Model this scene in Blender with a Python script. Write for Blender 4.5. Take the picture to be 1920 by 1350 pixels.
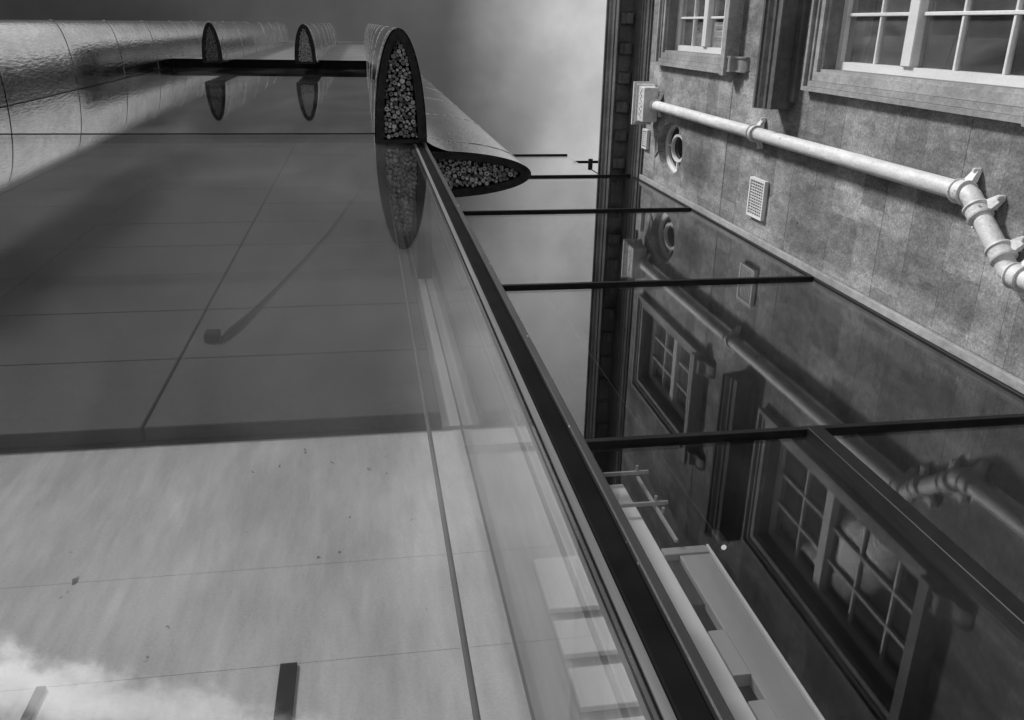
import bpy, bmesh, math, random
from mathutils import Vector, Matrix
random.seed(7)
R = math.radians
for o in list(bpy.data.objects): bpy.data.objects.remove(o)
scn = bpy.context.scene
C = scn.collection
H = 1.55                                  # eye height; all z below are given from the eye and lifted by H

# ------------------------------------------------------------------ camera
def nrm(v): return Vector(v).normalized()
F = 1619.0
zc = nrm((677 - 960, 42 - 675, F))        # zenith vanishing point
xc = Vector((11200 - 960, 240 - 675, F)); xc = (xc - zc * xc.dot(zc)).normalized()
yc = zc.cross(xc)
M3 = Matrix((xc, yc, zc))                 # image axes -> world axes
cx, cy, cz = M3 @ Vector((1, 0, 0)), M3 @ Vector((0, -1, 0)), M3 @ Vector((0, 0, -1))
cd = bpy.data.cameras.new('camera'); cam = bpy.data.objects.new('camera', cd); C.objects.link(cam)
cam.matrix_world = Matrix(((cx.x, cy.x, cz.x, 0), (cx.y, cy.y, cz.y, 0), (cx.z, cy.z, cz.z, H), (0, 0, 0, 1)))
cd.sensor_width = 36; cd.lens = F / 1920 * 36; cd.clip_start = 0.02; cd.clip_end = 2000
scn.camera = cam

# ------------------------------------------------------------------ sky, sun, exposure
SUN = nrm((-0.54, -0.64, 0.48))
W = bpy.data.worlds.new('World'); scn.world = W; W.use_nodes = True
nt = W.node_tree; N = nt.nodes; L = nt.links; N.clear()
def nd(t, **k):
    n = N.new(t)
    for a, b in k.items(): setattr(n, a, b)
    return n
def wmath(op, a, b=None, c=None, clamp=False):
    n = nd('ShaderNodeMath', operation=op, use_clamp=clamp)
    for i, v in enumerate((a, b, c)):
        if v is None: continue
        if isinstance(v, (int, float)): n.inputs[i].default_value = v
        else: L.new(v, n.inputs[i])
    return n.outputs[0]
def wrange(v, a, b, c, d, smooth=True):
    n = nd('ShaderNodeMapRange'); n.interpolation_type = 'SMOOTHSTEP' if smooth else 'LINEAR'
    L.new(v, n.inputs[0])
    for i, q in enumerate((a, b, c, d)): n.inputs[i + 1].default_value = q
    return n.outputs[0]
sky = nd('ShaderNodeTexSky', sky_type='NISHITA', sun_disc=False)
sky.sun_elevation = math.asin(SUN.z); sky.sun_rotation = math.atan2(SUN.x, SUN.y)
sky.air_density = 1.0; sky.dust_density = 3.0; sky.ozone_density = 1.0; sky.altitude = 0
bw = nd('ShaderNodeRGBToBW'); L.new(sky.outputs[0], bw.inputs[0])
tc = nd('ShaderNodeTexCoord'); sp = nd('ShaderNodeSeparateXYZ'); L.new(tc.outputs['Generated'], sp.inputs[0])
zz = wmath('MAXIMUM', sp.outputs[2], 0.08)
px = wmath('DIVIDE', sp.outputs[0], zz); py = wmath('DIVIDE', sp.outputs[1], zz)
cmb = nd('ShaderNodeCombineXYZ'); L.new(px, cmb.inputs[0]); L.new(py, cmb.inputs[1])
def noise(scale, detail, off, rough=0.55, dist=0.0):
    mp = nd('ShaderNodeMapping'); mp.inputs['Location'].default_value = off
    L.new(cmb.outputs[0], mp.inputs[0])
    n = nd('ShaderNodeTexNoise'); n.inputs['Scale'].default_value = scale; n.inputs['Detail'].default_value = detail
    n.inputs['Roughness'].default_value = rough; n.inputs['Distortion'].default_value = dist
    L.new(mp.outputs[0], n.inputs['Vector']); return n.outputs['Fac']
n1 = noise(2.2, 5, (3.1, 1.7, 0)); n2 = noise(6.0, 6, (0.4, 7.7, 2)); n3 = noise(16.0, 5, (2.4, 0.7, 5), 0.6)
wob = wmath('ADD', wmath('SUBTRACT', px, wmath('MULTIPLY', py, 0.16)), wmath('MULTIPLY', wmath('SUBTRACT', n1, 0.5), 0.24))
cover = wmath('ADD', wrange(wob, -0.34, 0.14, 0.15, 0.64), wrange(wob, 0.08, 0.25, 0.0, 3.1))                          # the cloud sheet thins towards the stone building
veil = wrange(n2, 0.30, 0.72, 0.78, 1.25)
# one ragged bank of bright cloud over the courtyard, low on the open side
edge = wmath('ADD', wmath('ADD', wmath('MULTIPLY', px, 0.46), py), wmath('MULTIPLY', wmath('SUBTRACT', n3, 0.5), 0.16))
bank = wmath('MULTIPLY', wrange(edge, -0.965, -1.02, 0.0, 1.0), wrange(edge, -1.15, -1.03, 0.0, 1.0))
mul = wmath('MULTIPLY', wmath('MULTIPLY', cover, veil), wrange(py, -0.85, -0.42, 0.42, 1.0))   # low sky dimmed on the open side, added to darken the glass reflections
lum = wmath('MULTIPLY', bw.outputs[0], mul)
lum = wmath('ADD', lum, wmath('MULTIPLY', wmath('MULTIPLY', bank, wrange(n2, 0.2, 0.7, 0.5, 1.3)), wmath('MULTIPLY', bw.outputs[0], 3.8)))
bg = nd('ShaderNodeBackground'); out = nd('ShaderNodeOutputWorld')
L.new(lum, bg.inputs[0]); bg.inputs[1].default_value = 0.10
L.new(bg.outputs[0], out.inputs[0])
sl = bpy.data.lights.new('sun', 'SUN'); so = bpy.data.objects.new('sun', sl); C.objects.link(so)
sl.energy = 2.6; sl.angle = R(9); sl.color = (1, 1, 1)
so.rotation_euler = SUN.to_track_quat('Z', 'Y').to_euler(); so.location = (-8, -8, 20)
vs = scn.view_settings; vs.view_transform = 'Standard'; vs.look = 'None'; vs.gamma = 1; vs.exposure = 0.5
vs.use_curve_mapping = False
scn.render.engine = 'CYCLES'
scn.cycles.max_bounces = 8; scn.cycles.transparent_max_bounces = 16; scn.cycles.glossy_bounces = 5

# ------------------------------------------------------------------ materials (neutral: the photograph is black and white)
def new_mat(name):
    m = bpy.data.materials.new(name); m.use_nodes = True; m.node_tree.nodes.clear(); return m
class NT:
    def __init__(s, m): s.t = m.node_tree
    def n(s, t, **k):
        q = s.t.nodes.new(t)
        for a, b in k.items(): setattr(q, a, b)
        return q
    def l(s, a, b): s.t.links.new(a, b)
    def m(s, op, a, b=None, c=None, clamp=False):
        q = s.n('ShaderNodeMath', operation=op, use_clamp=clamp)
        for i, v in enumerate((a, b, c)):
            if v is None: continue
            if isinstance(v, (int, float)): q.inputs[i].default_value = v
            else: s.l(v, q.inputs[i])
        return q.outputs[0]
    def rng(s, v, a, b, c, d):
        q = s.n('ShaderNodeMapRange'); s.l(v, q.inputs[0])
        for i, x in enumerate((a, b, c, d)): q.inputs[i + 1].default_value = x
        return q.outputs[0]
    def noise(s, scale, stretch=(1, 1, 1), detail=4, rough=0.55, off=(0, 0, 0), dist=0):
        g = s.n('ShaderNodeNewGeometry'); mp = s.n('ShaderNodeMapping')
        mp.inputs['Scale'].default_value = stretch; mp.inputs['Location'].default_value = off
        s.l(g.outputs['Position'], mp.inputs[0])
        q = s.n('ShaderNodeTexNoise'); q.inputs['Scale'].default_value = scale; q.inputs['Detail'].default_value = detail
        q.inputs['Roughness'].default_value = rough; q.inputs['Distortion'].default_value = dist
        s.l(mp.outputs[0], q.inputs['Vector']); return q.outputs['Fac']
def surface(name, base, rough=0.7, metal=0.0, layers=(), vary=0.0, bump=(), spec=0.5, rlayer=None, pits=None):
    """base grey times noise layers (scale, stretch, lo, hi[, off]); vary = per-object tone; bump = (scale, stretch, distance)"""
    m = new_mat(name); t = NT(m)
    v = None
    for i, ly in enumerate(layers):
        f = t.rng(t.noise(ly[0], ly[1], off=(i * 3.7, i * 1.3, i * 2.1)), 0.28, 0.72, ly[2], ly[3])
        v = f if v is None else t.m('MULTIPLY', v, f)
    if vary:
        oi = t.n('ShaderNodeObjectInfo'); f = t.rng(oi.outputs['Random'], 0, 1, 1 - vary, 1 + vary)
        v = f if v is None else t.m('MULTIPLY', v, f)
    if pits:
        f = t.rng(t.noise(pits[0], (1, 1, 0.6), detail=2), pits[1], pits[1] + 0.05, 1.0, pits[2])
        v = f if v is None else t.m('MULTIPLY', v, f)
    b = t.n('ShaderNodeBsdfPrincipled'); o = t.n('ShaderNodeOutputMaterial')
    b.inputs['Roughness'].default_value = rough; b.inputs['Metallic'].default_value = metal
    b.inputs['Specular IOR Level'].default_value = spec
    if v is None: b.inputs['Base Color'].default_value = (base, base, base, 1)
    else:
        q = t.m('MULTIPLY', v, base, clamp=True); t.l(q, b.inputs['Base Color'])
    if rlayer:
        t.l(t.rng(t.noise(rlayer[0], rlayer[1]), 0.3, 0.7, rlayer[2], rlayer[3]), b.inputs['Roughness'])
    prev = None
    for (sc, st, ds) in bump:
        bp = t.n('ShaderNodeBump'); bp.inputs['Distance'].default_value = ds; bp.inputs['Strength'].default_value = 1.0
        t.l(t.noise(sc, st, detail=5), bp.inputs['Height'])
        if prev is not None: t.l(prev, bp.inputs['Normal'])
        prev = bp.outputs[0]
    if prev is not None: t.l(prev, b.inputs['Normal'])
    t.l(b.outputs[0], o.inputs[0]); return m
def glass(name, r0, dust, rough=0.0, tint=0.9):
    m = new_mat(name); t = NT(m)
    lw = t.n('ShaderNodeLayerWeight'); lw.inputs[0].default_value = 0.5
    p5 = t.m('POWER', lw.outputs['Facing'], 5.0)
    fr = t.m('ADD', t.m('MULTIPLY', p5, 1 - r0), r0)
    tr = t.n('ShaderNodeBsdfTransparent'); tr.inputs[0].default_value = (tint, tint, tint, 1)
    gl = t.n('ShaderNodeBsdfGlossy'); gl.inputs['Roughness'].default_value = rough; gl.inputs[0].default_value = (0.96, 0.96, 0.96, 1)
    mx = t.n('ShaderNodeMixShader'); t.l(fr, mx.inputs[0]); t.l(tr.outputs[0], mx.inputs[1]); t.l(gl.outputs[0], mx.inputs[2])
    df = t.n('ShaderNodeBsdfDiffuse'); df.inputs[0].default_value = (0.55, 0.55, 0.55, 1)
    streak = t.rng(t.noise(9, (1, 1, 0.05)), 0.4, 0.75, 0.0, dust)
    speck = t.rng(t.noise(55, (1, 1, 1), detail=2), 0.72, 0.76, 0.0, dust * 1.5)
    smear = t.rng(t.noise(1.6, (1, 1, 0.45), detail=6, dist=1.2, off=(4, 2, 1)), 0.40, 0.75, 0.0, dust * 8)
    f = t.m('ADD', t.m('ADD', t.m('ADD', streak, smear), speck), dust * 0.2, clamp=True)
    m2 = t.n('ShaderNodeMixShader'); t.l(f, m2.inputs[0]); t.l(mx.outputs[0], m2.inputs[1]); t.l(df.outputs[0], m2.inputs[2])
    o = t.n('ShaderNodeOutputMaterial'); t.l(m2.outputs[0], o.inputs[0]); return m
V = (1, 1, 1)
MT = dict(
 stone=surface('stone', 0.26, 0.88, layers=((1.0, (1, 1, 0.8), 0.62, 1.38), (3.2, (1, 1, 0.22), 0.52, 1.36), (8, (1, 1, 0.6), 0.72, 1.25), (26, (1, 1, 0.6), 0.72, 1.25), (60, V, 0.66, 1.32), (170, V, 0.62, 1.36)), vary=0.23,
   bump=((9, V, 0.006), (45, V, 0.003), (150, V, 0.002)), pits=(13, 0.72, 0.25)),
 stone_trim=surface('stone_trim', 0.34, 0.8, layers=((3, (1, 1, 0.6), 0.70, 1.22), (20, V, 0.78, 1.18), (130, V, 0.76, 1.24)), vary=0.10, bump=((25, V, 0.003), (150, V, 0.001))),
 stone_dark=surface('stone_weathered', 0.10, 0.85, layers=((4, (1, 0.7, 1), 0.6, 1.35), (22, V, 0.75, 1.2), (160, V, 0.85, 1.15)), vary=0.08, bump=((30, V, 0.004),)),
 mortar=surface('mortar', 0.20, 0.95, layers=((20, V, 0.8, 1.2),)),
 paint=surface('white_paint', 0.82, 0.35, layers=((6, (1, 1, 0.3), 0.86, 1.05), (60, V, 0.93, 1.05)), bump=((45, V, 0.001),)),
 pipe=surface('pipe_paint', 0.80, 0.5, layers=((5, (1, 1, 0.25), 0.76, 1.1), (22, (1, 1, 0.3), 0.80, 1.1), (80, V, 0.86, 1.08)), bump=((60, V, 0.003),), pits=(24, 0.68, 0.35)),
 iron=surface('painted_iron', 0.55, 0.5, layers=((15, V, 0.7, 1.15),)),
 ink=surface('black_lettering', 0.008, 0.6),
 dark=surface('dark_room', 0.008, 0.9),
 zinc=surface('zinc', 0.58, 0.2, 1.0, layers=((5, (1, 1, 0.5), 0.78, 1.12), (90, (1, 1, 0.12), 0.82, 1.14)), vary=0.07,
   bump=((3.0, (1, 1, 0.3), 0.003), (48, (1, 1, 0.22), 0.0022)), rlayer=(9, (1, 1, 0.4), 0.05, 0.15)),
 zinc_flat=surface('zinc_boards', 0.36, 0.4, 0.85, layers=((6, (0.4, 1, 2), 0.75, 1.2),), vary=0.10, bump=((12, V, 0.002),)),
 black=surface('black_metal', 0.007, 0.6, layers=((12, V, 0.6, 1.4),), spec=0.03),
 frame=surface('dark_frame', 0.026, 0.42, spec=0.4, layers=((20, (1, 1, 0.3), 0.7, 1.3),), bump=((80, V, 0.0006),), pits=(60, 0.72, 22.0)),
 rim=surface('end_frame_metal', 0.02, 0.7, spec=0.1, layers=((30, V, 0.5, 1.6),), bump=((60, V, 0.001),)),
 cane=surface('cane_end', 0.30, 0.85, layers=((260, V, 0.55, 1.3),), vary=0.6),
 concrete=surface('dark_concrete', 0.024, 0.8, layers=((1.6, V, 0.75, 1.25), (45, (1, 1, 0.5), 0.75, 1.25), (190, V, 0.75, 1.25)), vary=0.06, bump=((90, V, 0.001),)),
 plaster=surface('pale_plaster', 0.38, 0.8, layers=((2.2, (1, 1, 0.5), 0.80, 1.14), (9, (1, 1, 0.3), 0.84, 1.14), (34, (1, 1, 0.15), 0.88, 1.10), (140, V, 0.90, 1.10)), bump=((40, V, 0.0012),), pits=(26, 0.735, 0.25)),
 timber=surface('pale_timber', 0.14, 0.6, layers=((70, (1, 1, 0.02), 0.55, 1.3), (12, (1, 1, 0.04), 0.8, 1.2))),
 ply=surface('plywood', 0.55, 0.6, layers=((60, (1, 1, 0.02), 0.8, 1.15), (9, (1, 1, 0.05), 0.85, 1.12))),
 grey=surface('grey_paint', 0.42, 0.5, layers=((9, (1, 1, 0.1), 0.9, 1.05),)),
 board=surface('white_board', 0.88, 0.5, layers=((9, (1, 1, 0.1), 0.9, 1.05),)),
 steel=surface('brushed_steel', 0.45, 0.35, 0.7, layers=((30, (1, 1, 0.05), 0.8, 1.15),)),
 shade_grey=surface('shade_line_grey', 0.05, 0.8, layers=((20, V, 0.8, 1.2),)),
 pier=surface('grey_pier', 0.30, 0.8, layers=((5, (1, 1, 0.2), 0.8, 1.2),)),
 clad=surface('dark_cladding', 0.03, 0.6, layers=((8, V, 0.7, 1.3),), spec=0.3),
 black_glass=surface('black_glass', 0.004, 0.08, spec=0.2),
 bar=surface('black_bar', 0.010, 0.45, layers=((15, V, 0.6, 1.4),), spec=0.22),
 paving=surface('paving', 0.48, 0.85, layers=((0.6, V, 0.8, 1.2), (8, V, 0.85, 1.15))),
 glass=glass('clear_glass', 0.032, 0.004),
 screen=glass('coated_glass', 0.042, 0.0015, tint=0.9),
 window=glass('window_glass', 0.05, 0.02),
)
lamp = new_mat('lamp_glow'); q = NT(lamp); e = q.n('ShaderNodeEmission'); e.inputs[1].default_value = 0.45
o_ = q.n('ShaderNodeOutputMaterial'); q.l(e.outputs[0], o_.inputs[0])

# ------------------------------------------------------------------ builders
class G:
    """gathers faces in eye-level world coordinates and links them as one mesh object"""
    def __init__(s): s.v = []; s.f = []
    def add(s, vs, fs):
        b = len(s.v); s.v += [tuple(p) for p in vs]; s.f += [tuple(i + b for i in f) for f in fs]; return s
    def box(s, x0, x1, y0, y1, z0, z1, c=0.0):
        if c <= 0:
            vs = [(x, y, z) for z in (z0, z1) for y in (y0, y1) for x in (x0, x1)]
            return s.add(vs, [(0, 2, 3, 1), (4, 5, 7, 6), (0, 1, 5, 4), (2, 6, 7, 3), (0, 4, 6, 2), (1, 3, 7, 5)])
        bm = bmesh.new(); bmesh.ops.create_cube(bm, size=1)
        for v in bm.verts: v.co = (x0 + (v.co.x + .5) * (x1 - x0), y0 + (v.co.y + .5) * (y1 - y0), z0 + (v.co.z + .5) * (z1 - z0))
        bmesh.ops.bevel(bm, geom=list(bm.edges), offset=c, segments=1, affect='EDGES')
        bm.verts.index_update(); s.add([v.co[:] for v in bm.verts], [[v.index for v in f.verts] for f in bm.faces]); bm.free(); return s
    def prism(s, prof, axis, a, b):
        """prof = 2-D points; axis 'y': points are (x,z) swept along y; axis 'z': (x,y); axis 'x': (y,z)"""
        n = len(prof); P = []
        for t in (a, b):
            for (u, w) in prof: P.append({'y': (u, t, w), 'z': (u, w, t), 'x': (t, u, w)}[axis])
        fs = [(i, (i + 1) % n, n + (i + 1) % n, n + i) for i in range(n)] + [tuple(range(n))[::-1], tuple(range(n, 2 * n))]
        return s.add(P, fs)
    def tube(s, pts, r, k=14, caps=True):
        pts = [Vector(p) for p in pts]; rings = []
        rr = r if isinstance(r, (list, tuple)) else [r] * len(pts)
        ref = None
        for i, p in enumerate(pts):
            d = (pts[min(i + 1, len(pts) - 1)] - pts[max(i - 1, 0)]).normalized()
            if ref is None: ref = d.orthogonal().normalized()
            ref = (ref - d * ref.dot(d)).normalized(); bi = d.cross(ref)
            rings.append([p + (ref * math.cos(2 * math.pi * j / k) + bi * math.sin(2 * math.pi * j / k)) * rr[i] for j in range(k)])
        fs = []
        for i in range(len(pts) - 1):
            for j in range(k):
                fs.append((i * k + j, i * k + (j + 1) % k, (i + 1) * k + (j + 1) % k, (i + 1) * k + j))
        if caps: fs += [tuple(range(k))[::-1], tuple(range((len(pts) - 1) * k, len(pts) * k))]
        return s.add([v for r_ in rings for v in r_], fs)
    def build(s, name, mat, parent=None, smooth=0):
        xs = list(zip(*s.v)); c = Vector([(min(a) + max(a)) / 2 for a in xs])
        me = bpy.data.meshes.new(name); me.from_pydata([Vector(p) - c for p in s.v], [], s.f); me.update()
        bm = bmesh.new(); bm.from_mesh(me); bmesh.ops.recalc_face_normals(bm, faces=bm.faces)
        if smooth:
            for f in bm.faces: f.smooth = True
            for e in bm.edges:
                if len(e.link_faces) == 2 and e.calc_face_angle(0) > R(smooth): e.smooth = False
        bm.to_mesh(me); bm.free()
        me.materials.append(MT[mat] if isinstance(mat, str) else mat)
        o = bpy.data.objects.new(name, me); C.objects.link(o); o.location = c + Vector((0, 0, H))
        return child(o, parent)
POS = {}
def child(o, parent):
    POS[o] = Vector(o.location)
    if parent:
        o.parent = parent; o.matrix_parent_inverse = Matrix.Translation(-POS[parent])
    return o
def thing(name, loc, label, cat, group=None):
    o = bpy.data.objects.new(name, None); C.objects.link(o); o.location = (loc[0], loc[1], loc[2] + H); POS[o] = Vector(o.location)
    o.empty_display_size = 0.2
    return tag(o, label, cat, group)
def tag(o, label, cat, group=None):
    o['label'] = label; o['category'] = cat
    if group: o['group'] = group
    return o
def inst(name, me, loc, parent, scale=(1, 1, 1), rot=(0, 0, 0)):
    o = bpy.data.objects.new(name, me); C.objects.link(o); o.location = (loc[0], loc[1], loc[2] + H); o.scale = scale; o.rotation_euler = rot
    return child(o, parent)
def B(name, mat, parent, *a, c=0.0): return G().box(*a, c=c).build(name, mat, parent)

GZ = -H
# ------------------------------------------------------------------ setting
g = G().box(-60, 60, -60, 60, GZ - 0.3, GZ).build('courtyard_paving', 'paving'); g['kind'] = 'structure'

XS = 3.0          # face of the stone building
YS = 1.567        # plane of the glazed screen between the buildings
YG = 0.60         # face of the glass building

# ================================================================== stone building
sb = thing('stone_building', (5.0, -2.0, GZ), 'old pale ashlar stone building with dentilled cornice and white sash windows', 'building')
W1 = (-0.62, 0.205, 7.12, 8.83)      # openings y0,y1,z0,z1
W2 = (-0.685, 0.235, 3.58, 5.63)
PO = (0.80, 1.44, 8.02, 8.90)        # square that holds the round window
holes = [W1, W2, PO]
def cells(y0, y1, z0, z1, hs):
    ys = sorted({y0, y1} | {v for h in hs for v in h[:2] if y0 < v < y1}); zs = sorted({z0, z1} | {v for h in hs for v in h[2:] if z0 < v < z1})
    for a, b in zip(ys, ys[1:]):
        for c, d in zip(zs, zs[1:]):
            m = ((a + b) / 2, (c + d) / 2)
            if not any(h[0] < m[0] < h[1] and h[2] < m[1] < h[3] for h in hs): yield a, b, c, d
BK = (-1.62, 1.512, 2.3, 9.30)        # area laid in single blocks
g = G()
for a, b, c, d in cells(BK[0], BK[1], BK[2], BK[3], holes): g.box(XS + 0.012, XS + 0.32, a, b, c, d)
wall = g.build('facade', 'mortar', sb)
g = G()
g.box(XS, XS + 0.32, -14, BK[0] - 0.002, GZ, 9.3); g.box(XS, XS + 0.32, BK[0], 7, GZ, BK[2] - 0.002)
g.box(XS, XS + 0.32, BK[1] + 0.002, 7, BK[2], 9.3)
g.build('plain_wall', 'stone', sb)
B('parapet', 'stone', sb, XS - 0.05, XS + 0.3, -14, 7, 9.94, 10.5)
B('roof', 'stone_dark', sb, XS + 0.3, 12, -14, 7, 9.6, 9.9)
B('rear_wall', 'stone', sb, 11.7, 12, -14, 7, GZ, 9.58)
B('end_wall', 'stone', sb, XS + 0.33, 11.69, -14, -13.7, GZ, 9.58)
# ashlar blocks
z = BK[2]; row = 0
rb = random.Random(3)
excl = [(W1[0] - 0.10, W1[1] + 0.10, W1[2] - 0.06, W1[3] + 0.10), (W2[0] - 0.10, W2[1] + 0.10, W2[2] - 0.06, W2[3] + 0.10), PO]
while z < BK[3] - 0.05:
    h = min(rb.choice((0.25, 0.28, 0.30, 0.34)), BK[3] - z)
    if BK[3] - z - h < 0.12: h = BK[3] - z
    y = BK[0] - rb.uniform(0, 0.3)
    while y < BK[1]:
        l = rb.choice((0.34, 0.46, 0.58, 0.7, 0.82)); y0, y1 = max(y, BK[0]), min(y + l, BK[1]); y += l
        if BK[1] - y < 0.14: y1 = BK[1]; y = BK[1] + 1
        if y1 - y0 < 0.05: continue
        px0 = rb.uniform(-0.001, 0.001)
        for a, b, c, d in cells(y0, y1, z, z + h, excl):
            if b - a < 0.02 or d - c < 0.02: continue
            j = 0.0005
            G().box(XS + px0, XS + 0.09, a + j, b - j, c + j, d - j, c=0.0007).build('stone_block', 'stone', wall)
    z += h; row += 1
# cornice
prof = [(XS + 0.1, 9.30), (XS - 0.02, 9.30), (XS - 0.02, 9.335), (XS - 0.035, 9.345), (XS - 0.04, 9.40), (XS - 0.055, 9.415), (XS - 0.055, 9.45), (XS - 0.068, 9.455),
        (XS - 0.075, 9.50), (XS - 0.092, 9.53), (XS - 0.098, 9.57), (XS - 0.098, 9.665), (XS - 0.262, 9.665), (XS - 0.262, 9.640), (XS - 0.276, 9.640), (XS - 0.276, 9.735),
        (XS - 0.288, 9.745), (XS - 0.290, 9.765), (XS - 0.296, 9.800), (XS - 0.318, 9.830), (XS - 0.330, 9.862), (XS - 0.345, 9.868), (XS - 0.345, 9.905), (XS + 0.1, 9.93)]
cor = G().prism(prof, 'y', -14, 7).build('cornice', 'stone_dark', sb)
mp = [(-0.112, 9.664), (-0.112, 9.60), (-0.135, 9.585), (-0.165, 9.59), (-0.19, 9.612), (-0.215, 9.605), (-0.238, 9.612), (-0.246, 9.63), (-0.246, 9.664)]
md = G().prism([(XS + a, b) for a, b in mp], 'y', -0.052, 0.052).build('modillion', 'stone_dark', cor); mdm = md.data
md.location.y = -0.092
mz, mx_ = md.location.z - H, md.location.x
k0 = -0.092
for k in range(-14, 16):
    if k == 0: continue
    inst('modillion', mdm, (mx_, k0 + 0.306 * k, mz), cor)
cf = G().box(-0.066, 0.066, -0.085, 0.085, -0.004, 0.004, c=0.0035)   # sunk soffit panels between the brackets, as raised fillets
cfo = cf.build('soffit_panel', 'stone_dark', cor); cfm = cfo.data
cfo.location = (XS - 0.18, k0 + 0.153, 9.661 + H)
for k in range(-14, 16):
    if k: inst('soffit_panel', cfm, (XS - 0.18, k0 + 0.153 + 0.306 * k, 9.661), cor)

# windows
def window(op, xf, rows, yb, tz, depth_room=0.8):
    y0, y1, z0, z1 = op
    g = G(); t = 0.05                                              # box frame
    g.box(xf, xf + 0.07, y0, y0 + t, z0, z1); g.box(xf, xf + 0.07, y1 - t, y1, z0, z1)
    g.box(xf, xf + 0.07, y0 + t, y1 - t, z1 - t, z1); g.box(xf, xf + 0.07, y0 + t, y1 - t, z0, z0 + t)
    w = g.build('sash_window', 'paint', sb)
    B('transom_bar', 'paint', w, xf - 0.02, xf + 0.06, y0 + t, y1 - t, tz - 0.05, tz + 0.05, c=0.006)
    for zb in rows: B('glazing_bar', 'paint', w, xf + 0.012, xf + 0.045, y0 + t, y1 - t, zb - 0.011, zb + 0.011, c=0.003)
    for y in yb:
        B('glazing_bar', 'paint', w, xf + 0.006, xf + 0.045, y - 0.010, y + 0.010, z0 + t, tz - 0.05, c=0.003)
        B('glazing_bar', 'paint', w, xf + 0.006, xf + 0.045, y - 0.010, y + 0.010, tz + 0.05, z1 - t, c=0.003)
    ysn = [y1 - t] + list(yb) + [y0 + t]; zsn = sorted(list(rows) + [z0 + t, z1 - t, tz])
    for a, b in zip(ysn, ysn[1:]):
        for c, d in zip(zsn, zsn[1:]):
            tilt = random.uniform(-1, 1) * 0.0015
            G().add([(xf + 0.03 + tilt, a, c), (xf + 0.03, b, c), (xf + 0.03 - tilt, b, d), (xf + 0.03, a, d),
                     (xf + 0.034 + tilt, a, c), (xf + 0.034, b, c), (xf + 0.034 - tilt, b, d), (xf + 0.034, a, d)],
                    [(0, 1, 2, 3), (7, 6, 5, 4), (0, 4, 5, 1), (1, 5, 6, 2), (2, 6, 7, 3), (3, 7, 4, 0)]).build('pane', 'window', w)
    # reveal lining and stone architrave
    g = G()
    for (a, b, c, d) in ((y0 - 0.02, y0 - 0.001, z0, z1 + 0.02), (y1 + 0.001, y1 + 0.02, z0, z1 + 0.02), (y0 - 0.001, y1 + 0.001, z1 + 0.001, z1 + 0.02)):
        g.box(XS - 0.002, xf + 0.09, a, b, c, d)
    g.build('reveal', 'stone_trim', w)
    def ring(i, o, xo, top=True):
        g = G()
        g.box(xo, XS + 0.05, y1 + i, y1 + o, z0, z1 + o); g.box(xo, XS + 0.05, y0 - o, y0 - i, z0, z1 + o)
        g.box(xo, XS + 0.05, y0 - i, y1 + i, z1 + i, z1 + o); return g.build('architrave', 'stone_trim', w)
    ring(0.02, 0.075, XS - 0.022); ring(0.077, 0.112, XS - 0.034); ring(0.114, 0.142, XS - 0.056)
    # sill with two scroll brackets
    s = G().prism([(xf, z0 - 0.002), (XS - 0.115, z0 - 0.03), (XS - 0.12, z0 - 0.035), (XS - 0.12, z0 - 0.115), (XS - 0.10, z0 - 0.12), (xf, z0 - 0.12)], 'y', y0 - 0.145, y1 + 0.145).build('sill', 'stone_trim', w)
    for yc_ in (y1 + 0.055, y0 - 0.055):
        zb = z0 - 0.122
        pr = [(XS + 0.01, zb), (XS - 0.092, zb), (XS - 0.098, zb - 0.03), (XS - 0.085, zb - 0.062), (XS - 0.058, zb - 0.08), (XS - 0.042, zb - 0.115), (XS - 0.046, zb - 0.15), (XS - 0.036, zb - 0.19), (XS - 0.016, zb - 0.215), (XS + 0.01, zb - 0.222)]
        g = G().prism(pr, 'y', yc_ - 0.052, yc_ + 0.052)
        for e_ in (-0.058, 0.046): g.prism([(a - 0.008, b) for a, b in pr[1:-1]] + [(XS + 0.01, zb - 0.2), (XS + 0.01, zb)], 'y', yc_ + e_, yc_ + e_ + 0.012)
        g.tube([(XS - 0.072, yc_ - 0.062, zb - 0.045), (XS - 0.072, yc_ + 0.062, zb - 0.045)], 0.03, 12)
        g.build('bracket', 'stone_trim', w, smooth=35)
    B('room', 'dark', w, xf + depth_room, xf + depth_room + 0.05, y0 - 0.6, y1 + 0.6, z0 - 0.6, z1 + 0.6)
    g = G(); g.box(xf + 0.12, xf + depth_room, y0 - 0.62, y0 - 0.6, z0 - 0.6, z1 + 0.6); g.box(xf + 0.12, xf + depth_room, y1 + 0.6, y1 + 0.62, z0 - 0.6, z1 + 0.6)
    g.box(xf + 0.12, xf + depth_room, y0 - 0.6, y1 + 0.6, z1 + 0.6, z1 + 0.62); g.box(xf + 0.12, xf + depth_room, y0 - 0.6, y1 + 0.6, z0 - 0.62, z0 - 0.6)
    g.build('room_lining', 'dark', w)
    return w
w1 = window(W1, XS + 0.10, (8.40, 7.66, 7.38), (-0.095, -0.335), 8.02)
w1['label'] = 'upper white sash window close under the cornice'
w2 = window(W2, XS + 0.10, (5.20, 4.42, 4.03), (-0.10, -0.36), 4.82)
w2['label'] = 'larger white sash window below the projecting stone hood'
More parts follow.
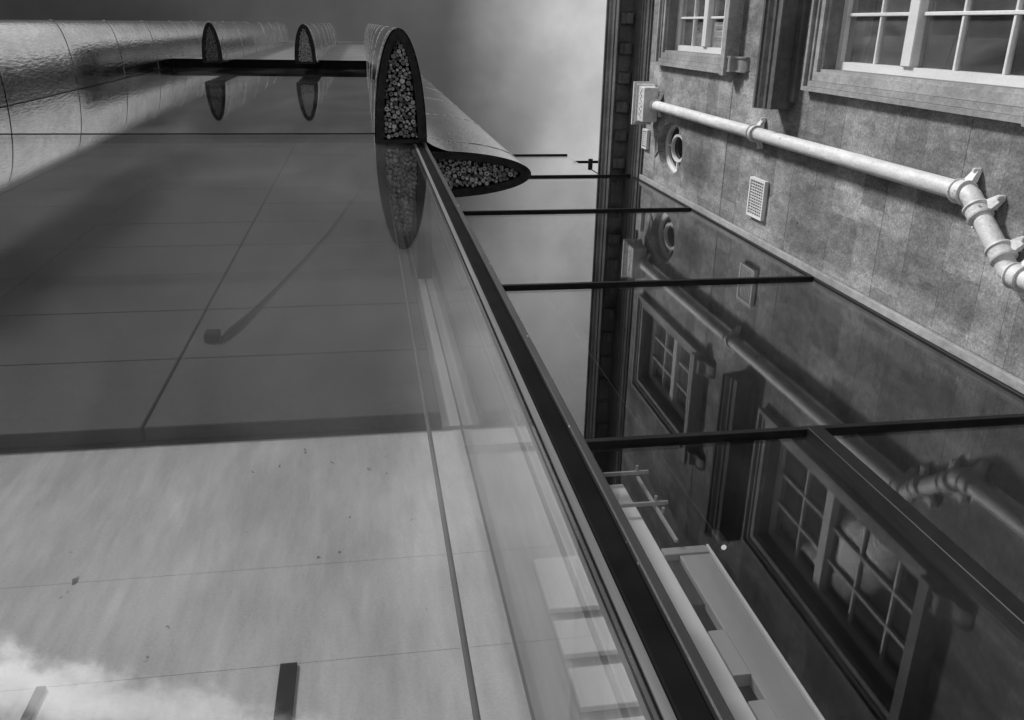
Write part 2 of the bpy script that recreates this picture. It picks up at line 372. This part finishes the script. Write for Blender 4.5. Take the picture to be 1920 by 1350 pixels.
# curtains behind the upper window
g = G()
for (ya, yb_) in ((-0.58, -0.30), (-0.06, 0.17)):
    n = 14; pts = [(ya + (yb_ - ya) * i / n, XS + 0.30 + 0.025 * math.sin(i * 2.1)) for i in range(n + 1)]
    poly = [(x, y) for y, x in pts] + [(x + 0.004, y) for y, x in pts[::-1]]
    g.prism(poly, 'z', 7.2, 8.78)
g.build('curtain', 'board', w1)
# stone hood over the lower window
hp = [(XS + 0.05, 5.985), (XS - 0.150, 5.985), (XS - 0.150, 5.965), (XS - 0.166, 5.965), (XS - 0.166, 6.03), (XS - 0.178, 6.035), (XS - 0.183, 6.06), (XS - 0.205, 6.085), (XS - 0.215, 6.11), (XS - 0.225, 6.112), (XS - 0.225, 6.14), (XS + 0.05, 6.22)]
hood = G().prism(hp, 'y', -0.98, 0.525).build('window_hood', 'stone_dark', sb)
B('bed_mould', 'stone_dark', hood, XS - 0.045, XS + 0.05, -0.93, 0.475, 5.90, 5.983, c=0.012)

# round window
yo, zo, ra, rbv = 1.12, 8.45, 0.25, 0.36
def el(a, sy=1.0, sz=1.0, dy=0, dz=0): return (yo + (ra * sy) * math.cos(a) + dy, zo + (rbv * sz) * math.sin(a) + dz)
def sq(a):
    c, s = math.cos(a), math.sin(a); hy, hz = 0.319, 0.439
    k = min(hy / abs(c) if abs(c) > 1e-6 else 9, hz / abs(s) if abs(s) > 1e-6 else 9); return (yo + c * k, zo + s * k)
ca = math.atan2(0.439, 0.319)
brk = sorted([ca, math.pi - ca, -ca + 2 * math.pi, math.pi + ca, math.pi / 2 - 0.32, math.pi / 2 + 0.32, 1.5 * math.pi - 0.32, 1.5 * math.pi + 0.32, 0.0001, math.pi])
def ering(o_, i_, x0, x1, n=40):
    g = G()
    for k in range(n):
        a0, a1 = 2 * math.pi * k / n, 2 * math.pi * (k + 1) / n
        P = [o_(a0), o_(a1), i_(a1), i_(a0)]
        g.add([(x0, *p) for p in P] + [(x1, *p) for p in P], [(0, 1, 2, 3), (7, 6, 5, 4), (0, 4, 5, 1), (2, 6, 7, 3)])
    return g
rw = ering(lambda a: el(a, 1.0, 1.0), lambda a: el(a, 0.91, 0.92), XS + 0.072, XS + 0.20, 48).build('round_window', 'paint', sb, smooth=40)
rw['label'] = 'oval white window with small round hub and four spokes'
for a0, a1 in zip(brk, brk[1:] + [brk[0] + 2 * math.pi]):
    n = max(2, int((a1 - a0) / 0.14)); e_ = 0.004
    key = abs(((a0 + a1) / 2) - math.pi / 2) < 0.1
    A = [a0 + e_ + (a1 - a0 - 2 * e_) * i / n for i in range(n + 1)]
    poly = [el(a) for a in A] + [sq(a) for a in A[::-1]]
    G().prism(poly, 'x', XS - (0.012 if key else random.uniform(-0.001, 0.003)), XS + 0.30).build('voussoir', 'stone', rw)
ering(lambda a: el(a, 0.905, 0.915), lambda a: el(a, 0.85, 0.87), XS + 0.084, XS + 0.19, 48).build('inner_rim', 'paint', rw, smooth=40)
ering(lambda a: el(a, 0.54, 0.56), lambda a: el(a, 0.45, 0.49), XS + 0.078, XS + 0.11, 32).build('hub_ring', 'paint', rw, smooth=40)
for a in (0.0, math.pi / 2, math.pi, 1.5 * math.pi):
    p, q_ = el(a, 0.54, 0.56), el(a, 0.85, 0.87); d = Vector((q_[0] - p[0], q_[1] - p[1])).normalized(); nn = Vector((-d.y, d.x)) * 0.010
    G().prism([(p[0] + nn.x, p[1] + nn.y), (q_[0] + nn.x, q_[1] + nn.y), (q_[0] - nn.x, q_[1] - nn.y), (p[0] - nn.x, p[1] - nn.y)], 'x', XS + 0.082, XS + 0.105).build('spoke', 'paint', rw)
G().prism([el(2 * math.pi * k / 40, 0.9, 0.9) for k in range(40)], 'x', XS + 0.111, XS + 0.115).build('pane', 'black_glass', rw)
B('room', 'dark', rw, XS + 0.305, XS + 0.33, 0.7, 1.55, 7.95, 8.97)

# ------------------------------------------------------------------ vents
def vent(name, y0, y1, z0, z1, nz, ny, label, bt):
    v = thing(name, (XS, (y0 + y1) / 2, z0), label, 'vent')
    t = 0.018; g = G()
    for a in ((y0, y1, z0, z0 + t), (y0, y1, z1 - t, z1), (y0, y0 + t, z0 + t, z1 - t), (y1 - t, y1, z0 + t, z1 - t)): g.box(XS - 0.035, XS - 0.0025, *a)
    g.build('frame', 'paint', v)
    B('backing', 'ink', v, XS - 0.0045, XS - 0.0025, y0 + t, y1 - t, z0 + t, z1 - t)
    for i in range(1, ny):
        y = y0 + t + (y1 - y0 - 2 * t) * i / ny; B('bar', 'paint', v, XS - 0.030, XS - 0.022, y - bt, y + bt, z0 + t, z1 - t)
    for i in range(1, nz):
        z = z0 + t + (z1 - z0 - 2 * t) * i / nz; B('bar', 'paint', v, XS - 0.0315, XS - 0.0225, y0 + t, y1 - t, z - bt, z + bt)
    return v
vent('grille', 1.072, 1.370, 6.18, 6.45, 6, 12, 'white gridded air vent on the stone wall beside the long downpipe', 0.0032)
vent('slot_vent', 1.018, 1.222, 9.12, 9.285, 1, 8, 'small white slotted vent tucked between oval window and cornice', 0.006)

# ------------------------------------------------------------------ downpipe with hopper
dp = thing('downpipe', (2.93, 1.035, GZ), 'white cast iron downpipe with hopper head and double bend on the stone wall', 'downpipe')
XP, R0 = 2.925, 0.048
hb = G().box(2.81, 2.962, 0.567, 0.905, 8.82, 8.985, c=0.004).build('hopper', 'pipe', dp)
rp = [(0.0, 8.98), (0.006, 9.0), (0.020, 9.012), (0.028, 9.03), (0.046, 9.04), (0.046, 9.06)]
g = G()
for (o0, z0), (o1, z1) in zip(rp, rp[1:]):
    a = [(2.81 - o0, 0.567 - o0, z0), (2.972, 0.567 - o0, z0), (2.972, 0.905 + o0, z0), (2.81 - o0, 0.905 + o0, z0)]
    b = [(2.81 - o1, 0.567 - o1, z1), (2.972, 0.567 - o1, z1), (2.972, 0.905 + o1, z1), (2.81 - o1, 0.905 + o1, z1)]
    g.add(a + b, [(0, 1, 5, 4), (1, 2, 6, 5), (2, 3, 7, 6), (3, 0, 4, 7)])
g.box(2.765, 2.972, 0.522, 0.950, 9.0605, 9.07); g.build('rim', 'pipe', hb)
rl = random.Random(11)
for i in range(11):                       # worn scrolling relief on the hopper's front
    yy = 0.600 + i * 0.0262; zz_ = 8.905 + (0.022 if i % 2 else -0.018) + rl.uniform(-0.008, 0.008)
    pts = [(2.8085, yy + 0.011 * math.cos(a) * (1 + 0.3 * math.sin(i)), zz_ + 0.024 * math.sin(a)) for a in [rl.uniform(-0.5, 0.5) + k * 0.55 for k in range(6)]]
    G().tube(pts, 0.0032, 5).build('relief_mark', 'ink', hb)
def pipe(name, pts, r=R0, mat='pipe'): return G().tube(pts, r, 24).build(name, mat, dp, smooth=50)
YA, YB = 0.735, 1.035
pipe('pipe', [(XP, YA, 8.83), (XP, YA, 7.0), (XP, YA, 6.30)])
pipe('pipe', [(XP, YA, 6.44), (XP, YA, 5.0), (XP, YA, 3.90)])
pipe('bend', [(XP, YA, 3.95), (XP, YA, 3.87), (XP, YA + 0.012, 3.825), (XP, YA + 0.045, 3.785), (XP, YA + 0.09, 3.745)], 0.0485)
pipe('pipe', [(XP, YA + 0.05, 3.78), (XP, YB - 0.05, 3.52)], 0.047)
pipe('bend', [(XP, YB - 0.09, 3.555), (XP, YB - 0.045, 3.515), (XP, YB - 0.012, 3.475), (XP, YB, 3.43), (XP, YB, 3.36)], 0.0485)
pipe('pipe', [(XP, YB, 3.42), (XP, YB, 1.6), (XP, YB, GZ + 0.05)])
def collar(c, d, ears=True, ln=0.075):
    c = Vector(c); d = Vector(d).normalized(); rr = [0.050, 0.062, 0.064, 0.057, 0.056, 0.064, 0.062, 0.050]
    tt = [-0.5, -0.48, -0.36, -0.30, 0.30, 0.36, 0.48, 0.5]
    k = G().tube([c + d * (t * ln) for t in tt], rr, 24).build('collar', 'pipe', dp, smooth=50)
    if ears:
        s = Vector((1, 0, 0)).cross(d).normalized()
        for sg in (-1, 1):
            a = c + s * sg * 0.052; b = c + s * sg * 0.105
            g = G(); w_ = d * ln * 0.42
            P = [Vector((2.955, a.y, a.z)), Vector((2.985, b.y, b.z))]
            vs_ = []
            for p_, t_ in ((P[0], 0.018), (P[1], 0.012)):
                for q1 in (-1, 1):
                    for q2 in (-1, 1): vs_.append(p_ + w_ * q1 * (1 if p_ is P[0] else 0.6) + Vector((t_ * q2, 0, 0)))
            g.add(vs_, [(0, 1, 3, 2), (4, 6, 7, 5), (0, 4, 5, 1), (2, 3, 7, 6), (0, 2, 6, 4), (1, 5, 7, 3)])
            e_ = g.build('ear', 'pipe', k)
            G().tube([(2.998, b.y, b.z), (2.968, b.y, b.z), (2.958, b.y, b.z)], [0.013, 0.013, 0.008], 10).build('bolt', 'pipe', k, smooth=40)
collar((XP, YA, 8.79), (0, 0, 1), True, 0.05); collar((XP, YA, 6.37), (0, 0, 1)); collar((XP, YA, 3.90), (0, 0, 1))
dg = (0, YB - YA - 0.1, -0.26)
collar((XP, YA + 0.075, 3.757), dg); collar((XP, YB - 0.075, 3.543), dg); collar((XP, YB, 3.40), (0, 0, 1)); collar((XP, YB, 1.2), (0, 0, 1))

# ================================================================== glass building
gb = thing('glass_building', (-3.8, 3.5, GZ), 'tall modern building with sheer glass front, zinc boarding and black corner post', 'building')
ZT, ZJ, ZR = 12.75, 5.20, 22.3
XR = 0.247
for (a, b) in ((-2.64, XR), (-8.0, -2.655)):
    for (c, d) in ((GZ + 0.05, ZJ - 0.008), (ZJ + 0.008, ZT - 0.003)):
        B('glass_pane', 'glass', gb, a, b, YG, YG + 0.012, c, d)
B('joint_strip', 'black', gb, -8, XR, YG - 0.003, YG + 0.05, ZJ - 0.0075, ZJ + 0.0075)
B('soffit', 'black', gb, -8, 0.05, 0.492, YG + 0.1, ZT, ZT + 0.06)
n = 26
for i in range(n):
    h = (ZR - ZT - 0.07) / n; z0 = ZT + 0.065 + i * h
    G().prism([(0.492, z0), (0.490, z0 + 0.02), (0.497, z0 + h - 0.006), (0.54, z0 + h - 0.006), (0.54, z0)], 'x', -8, 0.30).build('zinc_board', 'zinc_flat', gb)
B('core', 'clad', gb, -8, 0.302, 0.545, 7, ZT + 0.07, ZR)
B('roof', 'zinc_flat', gb, -8.05, 0.33, 0.44, 7, ZR, ZR + 0.12)
B('left_flank', 'zinc_flat', gb, -8.05, -8.002, YG, 7, GZ, ZR)
B('inner_core', 'plaster', gb, -8, 0.20, 1.46, 7, GZ, ZT)
B('side_cladding', 'clad', gb, 0.255, 0.302, 0.66, 7, 4.735, ZT + 0.06)
# inner walls behind the glass
iw = B('inner_wall', 'concrete', gb, -8, 0.22, 1.357, 1.455, 2.80, ZT)
cols = [0.225 - 1.018 * i for i in range(7)]; zr0 = 2.82
for i in range(15):
    for b, a in zip(cols, cols[1:]):
        z0 = zr0 + 0.66 * i; z1 = min(z0 + 0.66, ZT)
        B('concrete_panel', 'concrete', iw, a + 0.004, b - 0.004, 1.30 + random.uniform(-.002, .002), 1.353, z0 + 0.003, z1 - 0.003, c=0.004)
for (z0, z1) in ((2.0170, 2.797), (1.6306, 2.0160), (0.4, 1.6296), (GZ, 0.399)):
    B('plaster_panel', 'plaster', gb, -8, 0.292, 1.357, 1.455, z0, z1, c=0.0003)
for (a, b) in ((-0.240, -0.203), (-0.752, -0.733)):
    B('slot_strip', 'black', gb, a, b, 1.349, 1.356, 0.2, 1.625)  # flat black strips stand in for the shaded depth of open slots
G().tube([(0.158, 1.20, GZ), (0.158, 1.20, 6.5)], 0.007, 12).build('shadow_line', 'shade_grey', gb, smooth=40)  # added dark rod, draws a soft vertical shadow edge on the inner wall
B('pilaster', 'pier', gb, 0.228, 0.292, 1.345, 1.455, 2.80, ZT)
# corner post: timber bead, black plate, dark outer angle
post = B('corner_post', 'black', gb, 0.264, 0.297, 0.596, 0.645, GZ, 4.73, c=0.002)
B('timber_bead', 'timber', post, 0.249, 0.2638, 0.600, 0.64, GZ, 4.73, c=0.001)
B('outer_angle', 'frame', post, 0.2972, 0.3115, 0.588, 0.645, GZ, 4.728, c=0.002)
B('gasket', 'black', post, 0.2472, 0.2488, 0.597, 0.62, GZ, 4.73)
B('side_glass', 'glass', gb, 0.296, 0.306, 0.648, YS - 0.06, GZ, 4.73)

# small dark box and a tapering cable on the inner panels
wf = thing('wall_mark', (-0.62, 1.29, 4.0), 'small dark box with slanting cable on the dark panels behind the glass', 'fitting')
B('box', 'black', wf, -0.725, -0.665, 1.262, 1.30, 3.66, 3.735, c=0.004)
G().tube([(-0.652, 1.285, 3.68), (-0.625, 1.285, 3.78), (-0.58, 1.287, 3.98), (-0.49, 1.29, 4.45), (-0.38, 1.292, 5.07), (-0.26, 1.293, 5.8), (-0.045, 1.294, 7.5)], [0.006, 0.014, 0.009, 0.005, 0.004, 0.003, 0.002], 8).build('mark', 'black', wf, smooth=60)  # dark tapered strip running diagonally across the panels
# ------------------------------------------------------------------ zinc fins
def dprof(w, pr, n=30, p=1.0):
    return [(math.copysign(abs(math.cos(math.pi * i / n)) ** p, math.cos(math.pi * i / n)) * w / 2, pr * math.sin(math.pi * i / n)) for i in range(n + 1)]
def fin(origin, ux, uy, w, pr, zb, zt, label, group, canes, stuff=False, flare=False, seed=1, big=1.0):
    """origin = middle of the flat back; ux along the wall, uy outwards"""
    rr = random.Random(seed)
    f = thing('zinc_fin', (origin[0], origin[1], zb), label, 'zinc fin', group)
    O = Vector((origin[0], origin[1])); U = Vector(ux); P = Vector(uy)
    def tw(p): q_ = O + U * p[0] + P * p[1]; return (q_.x, q_.y)
    base = dprof(w, pr)
    if flare: base = [(0.185, 0.0), (0.170, 0.012), (0.152, 0.040), (0.138, 0.075)] + [p for p in base if p[1] > 0.10 or p[0] < 0]
    def off(d):
        res = []
        for i, p in enumerate(base):
            a = Vector(base[max(i - 1, 0)]); b = Vector(base[min(i + 1, len(base) - 1)]); t_ = (b - a).normalized(); nn = Vector((t_.y, -t_.x))
            res.append((p[0] + nn.x * d, max(p[1] + nn.y * d, 0.0)))
        return res
    seams = [zb] + [s for s in [5.20 + 1.67 * k for k in range(12)] if zb + 0.2 < s < zt - 0.3] + [zt]
    for z0, z1 in zip(seams, seams[1:]):
        d0 = rr.uniform(-0.0005, 0.0005); gp = 0.006
        lv = [(z0 + gp, 0.0035), (z0 + gp + 0.014, 0.004), (z0 + gp + 0.018, 0.0), (z0 + (z1 - z0) * .33, d0), (z0 + (z1 - z0) * .66, -d0), (z1 - gp, 0.0)]
        g = G(); n_ = len(base)
        for zl, d in lv: g.v += [(*tw(p), zl) for p in off(d)]
        for r_ in range(len(lv) - 1):
            for i in range(n_): g.f.append((r_ * n_ + i, r_ * n_ + (i + 1) % n_, (r_ + 1) * n_ + (i + 1) % n_, (r_ + 1) * n_ + i))
        if z0 > zb + 0.01: g.f.append(tuple(range(n_))[::-1])
        g.f.append(tuple(range((len(lv) - 1) * n_, len(lv) * n_)))
        g.build('zinc_panel', 'zinc', f, smooth=40)
    G().prism([tw(p) for p in off(-0.012)], 'z', zb + 0.3, zt - 0.1).build('inner_core', 'black', f, smooth=40)
    # bottom frame with opening, filled with canes
    inn = [(x * 0.68, y) for x, y in dprof(w, pr * 0.90, 30, 1.1)]; inn = [(x, max(y, 0.018)) for x, y in inn]
    outp = off(-0.003)
    if flare: outp = [p for p in dprof(w, pr)]
    g = G(); nb = len(outp); ib = inn if len(inn) == nb else dprof(w * .68, pr * .90, nb - 1)
    for zl, pf in ((zb - 0.004, outp), (zb - 0.004, ib), (zb + 0.14, ib), (zb + 0.02, outp)): g.v += [(*tw(p), zl) for p in pf]
    for r_ in range(3):
        for i in range(nb): g.f.append((r_ * nb + i, r_ * nb + (i + 1) % nb, (r_ + 1) * nb + (i + 1) % nb, (r_ + 1) * nb + i))
    g.f.append(tuple(range(2 * nb, 3 * nb)))
    ef = g.build('end_frame', 'rim', f)
    hw = w * 0.34; hp_ = pr * 0.90
    pts = []; tries = 0
    while len(pts) < canes and tries < 30000:
        tries += 1
        r_ = rr.choice((0.0085, 0.0095, 0.011, 0.0125, 0.014)) * (1 if tries < 9000 else 0.72) * big
        x, y = rr.uniform(-hw, hw), rr.uniform(0.02, hp_)
        s_ = math.sqrt(max(0, 1 - (y / hp_) ** 2)) ** 1.1
        if abs(x) + r_ > hw * s_ or y - r_ < 0.02: continue
        if any((x - a) ** 2 + (y - b) ** 2 < (r_ + c) ** 2 * 0.9 for a, b, c in pts): continue
        pts.append((x, y, r_))
    if stuff:
        g = G()
        for x, y, r_ in pts:
            q_ = tw((x, y)); g.tube([(*q_, zb + rr.uniform(0.0, 0.03)), (*q_, zb + 0.13)], r_, 7)
        st = g.build('cane_bundle', 'cane', ef); st['kind'] = 'stuff'
    else:
        for x, y, r_ in pts:
            q_ = tw((x, y)); ln = 0.12 - rr.choice((0, 0.01, 0.02, 0.03, 0.055)) * rr.uniform(0.5, 1.2)
            inst('cane', CANE[rr.randrange(3)], (q_[0], q_[1], zb + 0.135 - ln), ef, (r_ * rr.uniform(.9, 1.08), r_, ln), (rr.uniform(-.06, .06), rr.uniform(-.06, .06), rr.uniform(0, 6)))
    return f
def cane_mesh(hole):
    k = 8; v = []; f = []
    for rad, z in ((1, 1), (1, 0.03), (0.92, 0), (hole, 0), (hole * 0.9, 0.35)):
        v += [(rad * math.cos(2 * math.pi * j / k), rad * math.sin(2 * math.pi * j / k), z) for j in range(k)]
    for r_ in range(4):
        for j in range(k): f.append((r_ * k + j, (r_ + 1) * k + j, (r_ + 1) * k + (j + 1) % k, r_ * k + (j + 1) % k))
    m = bpy.data.meshes.new('cane'); m.from_pydata(v, [], f); m.materials.append(MT['cane']); m.update(); return m
CANE = [cane_mesh(h) for h in (0.22, 0.34, 0.12)]
FG = 'zinc fins on the glass building'
fin((-2.645, YG - 0.004), (1, 0), (0, -1), 0.275, 0.57, 4.735, ZR, 'long zinc fin running down the far side of the glass front', FG, 120, True, seed=2)
fin((-1.795, 0.489), (1, 0), (0, -1), 0.232, 0.455, 11.5, ZR - 0.15, 'high zinc fin, the one beside the long fin, starting above the glass', FG, 110, True, seed=3)
fin((-0.695, 0.489), (1, 0), (0, -1), 0.255, 0.455, 11.5, ZR - 0.15, 'high zinc fin between another high fin and the corner fin', FG, 110, True, seed=4)
fin((0.1845, YG - 0.004), (1, 0), (0, -1), 0.268, 0.57, 4.735, ZR, 'upright zinc corner fin with cane-filled end, mirrored in the glass below it', FG, 150, False, seed=5)
fin((0.313, 0.765), (0, -1), (1, 0), 0.252, 0.577, 4.735, ZR, 'zinc fin on the side wall with cane-filled end pointing to the stone building', FG, 150, False, flare=True, seed=6, big=1.22)

# ================================================================== glazed screen between the buildings
gs = thing('glazed_screen', (1.6, YS, GZ), 'black framed reflective glass screen joining the glass building and the stone building', 'glass screen')
TZ = [9.50, 7.60, 5.25, 3.02]
XL, XE = 0.312, XS - 0.055
for z in TZ: B('transom', 'bar', gs, XL, XE, YS - 0.02, YS + 0.03, z - 0.016, z + 0.016, c=0.002)
B('transom', 'bar', gs, XL, 2.58, YS - 0.015, YS + 0.03, 11.18, 11.21, c=0.002)
B('transom', 'bar', gs, XL, XE, YS - 0.02, YS + 0.03, 0.764, 0.796, c=0.002)
B('mullion', 'bar', gs, 1.762, 1.828, YS - 0.03, YS + 0.03, GZ, 3.003, c=0.002)
B('mullion', 'bar', gs, XE, XS - 0.031, YS - 0.010, YS + 0.05, GZ, 9.53, c=0.002)
B('mullion', 'bar', gs, XL - 0.004, XL + 0.03, YS + 0.031, YS + 0.06, GZ, 11.2)
B('edge_batten', 'stone_trim', gs, XS - 0.030, XS - 0.0035, 1.513, YS + 0.05, GZ, 9.30, c=0.003)
def pane(x0, x1, z0, z1):
    t = random.uniform(-1, 1) * 0.0006; u = random.uniform(-1, 1) * 0.0006
    P = [(x0, YS + t, z0), (x1, YS + u, z0), (x1, YS + t, z1), (x0, YS + u, z1)]
    G().add(P + [(a, b + 0.008, c) for a, b, c in P], [(0, 1, 2, 3), (7, 6, 5, 4), (0, 4, 5, 1), (1, 5, 6, 2), (2, 6, 7, 3), (3, 7, 4, 0)]).build('glass_pane', 'screen', gs)
pane(XL, XE + 0.01, 7.60, 9.50); pane(XL, XE + 0.01, 5.25, 7.60); pane(0.79, XE + 0.01, 3.02, 5.25)
pane(XL, 2.57, 9.50, 11.19)
pane(0.79, 1.795, 0.78, 3.02); pane(1.795, XE + 0.01, 0.78, 3.02); pane(0.79, 1.795, GZ + 0.03, 0.78); pane(1.795, XE + 0.01, GZ + 0.03, 0.78)
B('roof', 'black', gs, XL, XS - 0.004, YS + 0.035, 6.9, 9.42, 9.47)
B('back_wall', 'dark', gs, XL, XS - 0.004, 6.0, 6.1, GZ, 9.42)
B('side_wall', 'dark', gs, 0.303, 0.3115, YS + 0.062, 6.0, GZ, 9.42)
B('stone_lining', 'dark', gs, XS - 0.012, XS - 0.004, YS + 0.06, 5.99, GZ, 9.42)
# handrail piece behind the top pane
hr = thing('roof_rail', (2.75, 1.74, 9.47), 'short dark rail with clamp on the screen roof beside the cornice', 'rail')
B('rail', 'black', hr, 2.60, 2.97, 1.60, 1.63, 10.90, 10.93); B('clamp', 'frame', hr, 2.79, 2.84, 1.57, 1.71, 10.86, 10.899); B('stem', 'frame', hr, 2.81, 2.822, 1.69, 1.70, 9.471, 10.86)

# ------------------------------------------------------------------ things inside the screen
YI = 1.75; K = YI / 2.2
def BI(name, mat, parent, x0, x1, y0, y1, z0, z1, c=0.0): return B(name, mat, parent, x0 * K, x1 * K, YI + y0, YI + y1, z0 if z0 == GZ else z0 * K, z1 * K, c=c)
t = BI('white_board', 'board', None, 1.128, 1.236, 0, 0.03, GZ, 3.78, c=0.002); tag(t, 'tall narrow white board standing behind the black framed glass', 'board')
ff = thing('display_frame', (1.08, YI, GZ), 'grey metal frame of a tall display case behind the glass screen', 'display frame')
BI('jamb', 'grey', ff, 1.308, 1.448, 0, 0.04, GZ, 3.12, c=0.003); BI('edge_trim', 'board', ff, 1.449, 1.461, -0.012, 0.04, GZ, 3.17, c=0.002)
BI('head', 'grey', ff, 1.24, 1.448, -0.006, 0.04, 3.122, 3.175, c=0.002); BI('back_panel', 'frame', ff, 1.24, 1.306, 0.02, 0.04, 2.80, 3.12)
BI('shelf', 'grey', ff, 1.24, 1.306, -0.004, 0.04, 2.35, 2.60); BI('shelf', 'grey', ff, 1.24, 1.306, -0.004, 0.04, 1.90, 2.22)
rk = thing('bracket_rack', (1.04, YI - 0.04, 2.5), 'thin metal bracket rack fixed beside the tall white board', 'rack')
for z in (3.795, 3.485): BI('arm', 'grey', rk, 1.13, 1.372, -0.05, -0.035, z - 0.006, z + 0.006)
BI('upright', 'grey', rk, 1.304, 1.318, -0.034, -0.022, 3.18, 3.775)
for z in (3.80, 3.49, 3.38): G().tube([(1.311 * K, YI - 0.052, z * K), (1.311 * K, YI - 0.072, z * K)], 0.006, 8).build('bolt', 'grey', rk)
B('timber_panel', 'ply', gs, 0.313, 0.788, YS + 0.001, YS + 0.028, GZ, 5.23)
ss = thing('light_patch_screen', (0.63, 1.55, GZ), 'white slats added for blurred patches of light behind the glass corner', 'light patches')
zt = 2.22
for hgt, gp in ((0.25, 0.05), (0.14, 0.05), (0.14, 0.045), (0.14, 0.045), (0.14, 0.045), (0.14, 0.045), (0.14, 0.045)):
    B('light_patch', 'board', ss, 0.455, 0.78, 1.535, 1.552, zt - hgt, zt, c=0.002); zt -= hgt + gp  # added white boards, standing in for blurred patches of light
for x in (0.455, 0.76): B('patch_support', 'steel', ss, x, x + 0.02, 1.5525, 1.5665, GZ, 2.24)
sp_ = thing('spot_lamp', (1.62, 2.3, 3.3), 'small lit spotlight glowing behind the dark reflecting glass', 'lamp')
G().tube([(1.60, 2.30, 3.41), (1.60, 2.30, 3.31), (1.60, 2.30, 3.30)], [0.03, 0.03, 0.022], 14).build('housing', 'frame', sp_, smooth=40)
G().tube([(1.60, 2.30, 3.2995), (1.60, 2.30, 3.295)], 0.013, 14).build('lens', lamp, sp_)
G().tube([(1.60, 2.30, 3.41), (1.60, 2.30, 9.42)], 0.006, 6).build('drop_rod', 'frame', sp_)
